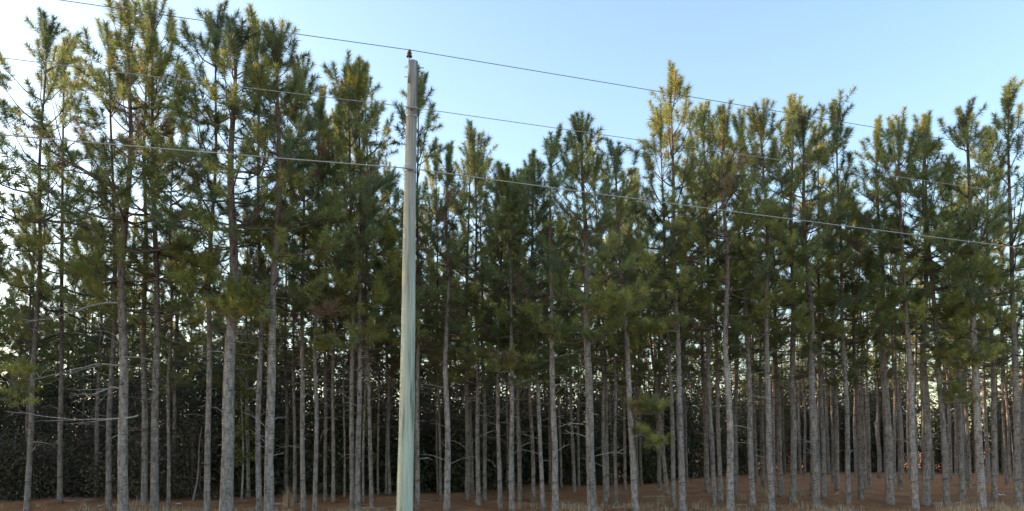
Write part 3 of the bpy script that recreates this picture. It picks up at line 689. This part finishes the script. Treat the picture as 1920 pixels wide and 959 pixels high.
# fallen branches on the straw
r5 = np.random.default_rng(61)
for k in range(16):
    u = -0.62 + 1.27 * (k + r5.random()) / 16; y = r5.uniform(19.0, 22.5) if k % 2 else r5.uniform(20, shrub_front(u) - 0.8); x = u * y
    L = r5.uniform(0.7, 1.7); t = np.linspace(0, 1, 7); P = np.stack([L * (t - .5), 0.1 * np.sin(t * 4 + k), 0.03 + 0.10 * t * r5.random() + 0.02 * np.sin(t * 9)], 1)
    mb = MB(); v, f = tube(P, 0.018 * (1.15 - t), 6, jit=0.08, rng=r5); mb.add(v, f)
    for j in (2, 4, 5):
        e = P[j] + np.array([0.28, r5.choice([-1, 1]) * 0.22, r5.uniform(0.02, 0.16)]) * L * 0.5
        v, f = tube([P[j], (P[j] + e) / 2, e], [0.008, 0.006, 0.003], 4); mb.add(v, f)
    o = obj('fallen_branch', mb.mesh('fallen_branch', [TWIG]), None, (x, y, gz(x, y))); o.rotation_euler = (0, 0, r5.normal(0, 0.5))
    tag(o, 'grey dead branch fallen on the pine straw between the trunks', 'branch', 'fallen branches on the forest floor')

# litter
def scrap(px, py, size, label, flat=0.45):
    x, y = ground_at(px, py); r2 = np.random.default_rng(int(px)); n = 9
    t = np.linspace(-1, 1, n); X, Y = np.meshgrid(t, t, indexing='ij')
    Z = flat * (0.6 - 0.5 * (X ** 2 + Y ** 2) + 0.35 * np.sin(X * 4 + px) * np.cos(Y * 3.3)) + r2.normal(0, 0.09, X.shape)
    P = np.stack([X + r2.normal(0, .07, X.shape), Y + r2.normal(0, .07, X.shape), Z], -1) * size
    P[..., 2] -= P[..., 2].min() + 0.005
    V = P.reshape(-1, 3); V2 = V - [0, 0, 0.004]; i, j = np.meshgrid(np.arange(n - 1), np.arange(n - 1), indexing='ij'); a = (i * n + j).ravel()
    f = np.concatenate([np.stack([a, a + n, a + n + 1], 1), np.stack([a, a + n + 1, a + 1], 1)]); mb = MB(); mb.add(V, f); mb.add(V2, f[:, ::-1])
    return tag(obj('paper_scrap', mb.mesh('paper_scrap', [PAPER], smooth=()), None, (x, y, gz(x, y) + 0.01)), label, 'litter')
scrap(335, 947, 0.07, 'crumpled white scrap of litter on straw under the limb-bearing pine')
scrap(1823, 885, 0.09, 'tiny white speck of litter far back on the open straw floor')
scrap(1877, 933, 0.10, 'pale flattened scrap of litter at the end of the straw floor', 0.25)
x, y = ground_at(1569, 928); mb = MB(); v, f = tube([(-.09, 0, 0.02), (0, .02, .05), (.10, .0, .13)], [.012, .014, .009], 6); mb.add(v, f)
v, f = tube([(0, .02, .05), (.06, .03, .04), (.12, .05, .03)], [.010, .008, .004], 5); mb.add(v, f)
tag(obj('broken_stick', mb.mesh('broken_stick', [SPLINT]), None, (x, y, gz(x, y))), 'short pale broken stick at the foot of a straw-floor pine', 'stick')

# ------------------------------------------------------------------ utility pole and wires
pz = gz(POLE_X, POLE_Y)
pole = obj('utility_pole', None, None, (POLE_X, POLE_Y, pz))
tag(pole, 'greenish grey treated wooden utility pole in front of the pines', 'utility pole')
PTOP = 8.37; PL = 0.0155                                      # height and lean (top towards +X)
pole.rotation_euler = (0, PL, 0)
z = np.concatenate([[-0.5, 0], np.linspace(0.3, PTOP, 26)]); P = np.stack([0.012 * np.sin(z * 0.7), 0.01 * np.cos(z * 0.6), z], 1)
mb = MB(); v, f = tube(P, 0.148 - 0.063 * np.clip(z / PTOP, 0, 1), 20, jit=0.008, rng=rng); mb.add(v, f); obj('shaft', mb.mesh('shaft', [POLE]), pole)
def hardware(name, pieces, mat, parent):
    mb = MB()
    for (pp, rr, n) in pieces:
        v, f = tube(pp, rr, n); mb.add(v, f)
    return obj(name, mb.mesh(name, [mat]), parent)
TX, TY = 0.012 * math.sin(PTOP * 0.7), 0.01 * math.cos(PTOP * 0.6)
INX = TX - 0.055
br = hardware('top_bracket', [([(INX, -0.1, PTOP - 0.42), (INX, -0.1, PTOP - 0.1), (INX, -0.085, PTOP + 0.02), (INX, -0.08, PTOP + 0.10)], [0.018, 0.018, 0.015, 0.012], 8)], STEEL, pole)
def insulator(name, x, y, z, s, parent):
    prof = [(0, .018), (.012, .05), (.03, .052), (.04, .03), (.055, .028), (.066, .042), (.082, .044), (.092, .026), (.105, .024), (.118, .034), (.13, .030), (.138, .012)]
    mb = MB(); v, f = tube([(x, y, z + a * s) for a, _ in prof], [b * s for _, b in prof], 14); mb.add(v, f)
    return obj(name, mb.mesh(name, [PORCELAIN]), parent)
insulator('insulator', INX, -0.08, PTOP + 0.03, 1.0, br)
for zz in (PTOP - 0.11, PTOP - 0.28):
    hardware('bolt', [([(TX - 0.14, -0.03, zz), (TX + 0.19, -0.03, zz - 0.01)], [0.009, 0.009], 6), ([(TX + 0.105, -0.03, zz), (TX + 0.125, -0.03, zz)], [0.026, 0.026], 6)], STEEL, pole)
ZM, ZL = 7.50, 6.44
def rad(zq): return 0.148 - 0.063 * zq / PTOP
def band(name, zq, hgt, mat):
    c = (0.012 * math.sin(zq * .7), 0.01 * math.cos(zq * .6)); r = rad(zq) + 0.006
    return hardware(name, [([(c[0], c[1], zq - hgt), (c[0], c[1], zq + hgt)], [r, r], 20)], mat, pole)
for zq in (ZM, ZL):
    cb = band('clamp_band', zq - (0.1 if zq == ZM else 0.0), 0.022, STEEL)
    hardware('wire_clamp', [([(0, -rad(zq) + 0.02, zq), (0, -rad(zq) - 0.05, zq)], [0.03, 0.03], 10), ([(-.09, -rad(zq) - 0.05, zq), (.09, -rad(zq) - 0.05, zq)], [0.02, 0.02], 8)], STEEL, cb)

DIR = Vector((3.13, 1.0, 0)).normalized()
def wire(name, zq, off, r, sl_, sr_, mat, label):
    p0 = Vector((POLE_X, POLE_Y, pz)) + Matrix.Rotation(PL, 3, 'Y') @ Vector((off[0], off[1], zq)); pts = []; Ls = 45.0
    for s in list(np.linspace(-14, 0, 30)) + list(np.linspace(0.4, 45, 70)):
        k = sl_ if s < 0 else sr_; q = abs(s)
        drop = 4 * k * q * (Ls - q) / Ls ** 2
        pts.append((p0.x + DIR.x * s, p0.y + DIR.y * s, p0.z - drop))
    mb = MB(); v, f = tube(pts, np.full(len(pts), r), 8); mb.add(v, f)
    tag(obj(name, mb.mesh(name, [mat])), label, 'wire', 'power lines on the utility pole')
wire('power_wire', PTOP + 0.15, (INX, -0.08 - 0.03), 0.006, 0.28, 0.03, CABLE, 'topmost thin wire resting on the pole-top insulator')
wire('power_wire', ZM, (0, -rad(ZM) - 0.055), 0.006, 0.26, 0.03, ALU, 'middle thin wire clamped to the pole below its bolts')
wire('power_wire', ZL, (0, -rad(ZL) - 0.055), 0.0095, 0.44, 0.24, ALU, 'lowest and thickest wire clamped to the pole')

# ------------------------------------------------------------------ the plantation beyond the picture (one mass)
lfm, pts = [make_crown(400 + i, dens=1.0, base=0.30, width=1.0, per=14, nwidth=0.055, thin=1) for i in range(3)], []
mbf = MB(); rng = np.random.default_rng(9)
def stuff_tree(x, y, h):
    mbp, path = lfm[rng.integers(3)]; s = h / H0; a = rng.uniform(0, 6.28); R = np.array([[math.cos(a), -math.sin(a), 0], [math.sin(a), math.cos(a), 0], [0, 0, 1]])
    V = np.concatenate(mbp.v) * s @ R.T + [x, y, 0]; mi = np.concatenate(mbp.m3); Fc = np.concatenate(mbp.f3); C = np.concatenate(mbp.c)
    base = mbf.n; mbf.v.append(V.astype(np.float32)); mbf.f3.append(Fc + base); mbf.m3.append(mi); mbf.c.append(C); mbf.n += len(V)
    zz = np.linspace(-0.2, h * .97, 8); Q = (path(np.clip(zz / s, 0, None)) * [s, s, s]) @ R.T; Q[:, 2] = zz
    v, f = tube(Q + [x, y, 0], 0.11 * (1 - 0.9 * np.clip(zz / h, 0, 1)) + 0.01, 7); mbf.add(v, f, 2)
for gy_ in np.arange(16.5, 66, 3.4):
    for gx_ in np.arange(-70, 46, 3.0):
        x = gx_ + rng.uniform(-.8, .8); y = gy_ + rng.uniform(-.8, .8); u = x / y
        if -0.74 < u < 0.74 or (u > 0 and (x > 0.74 * y + 8 or y < 20)): continue
        if u < 0 and x < -0.74 * y - 38: continue
        stuff_tree(x, y, rng.uniform(12.0, 14.4) if u < 0 else rng.uniform(10, 13))  # left trees are out of view, made taller to shade the stand
tag(obj('forest', mbf.mesh('forest', [LIMB, NEEDLE, BARK])), 'continuing pine plantation beyond both ends of the stand', 'forest', kind='stuff')
print('deep', ndeep, 'shrubs', nsh, 'objects', len(bpy.data.objects), 'tris', sum(len(m.polygons) for m in bpy.data.meshes))
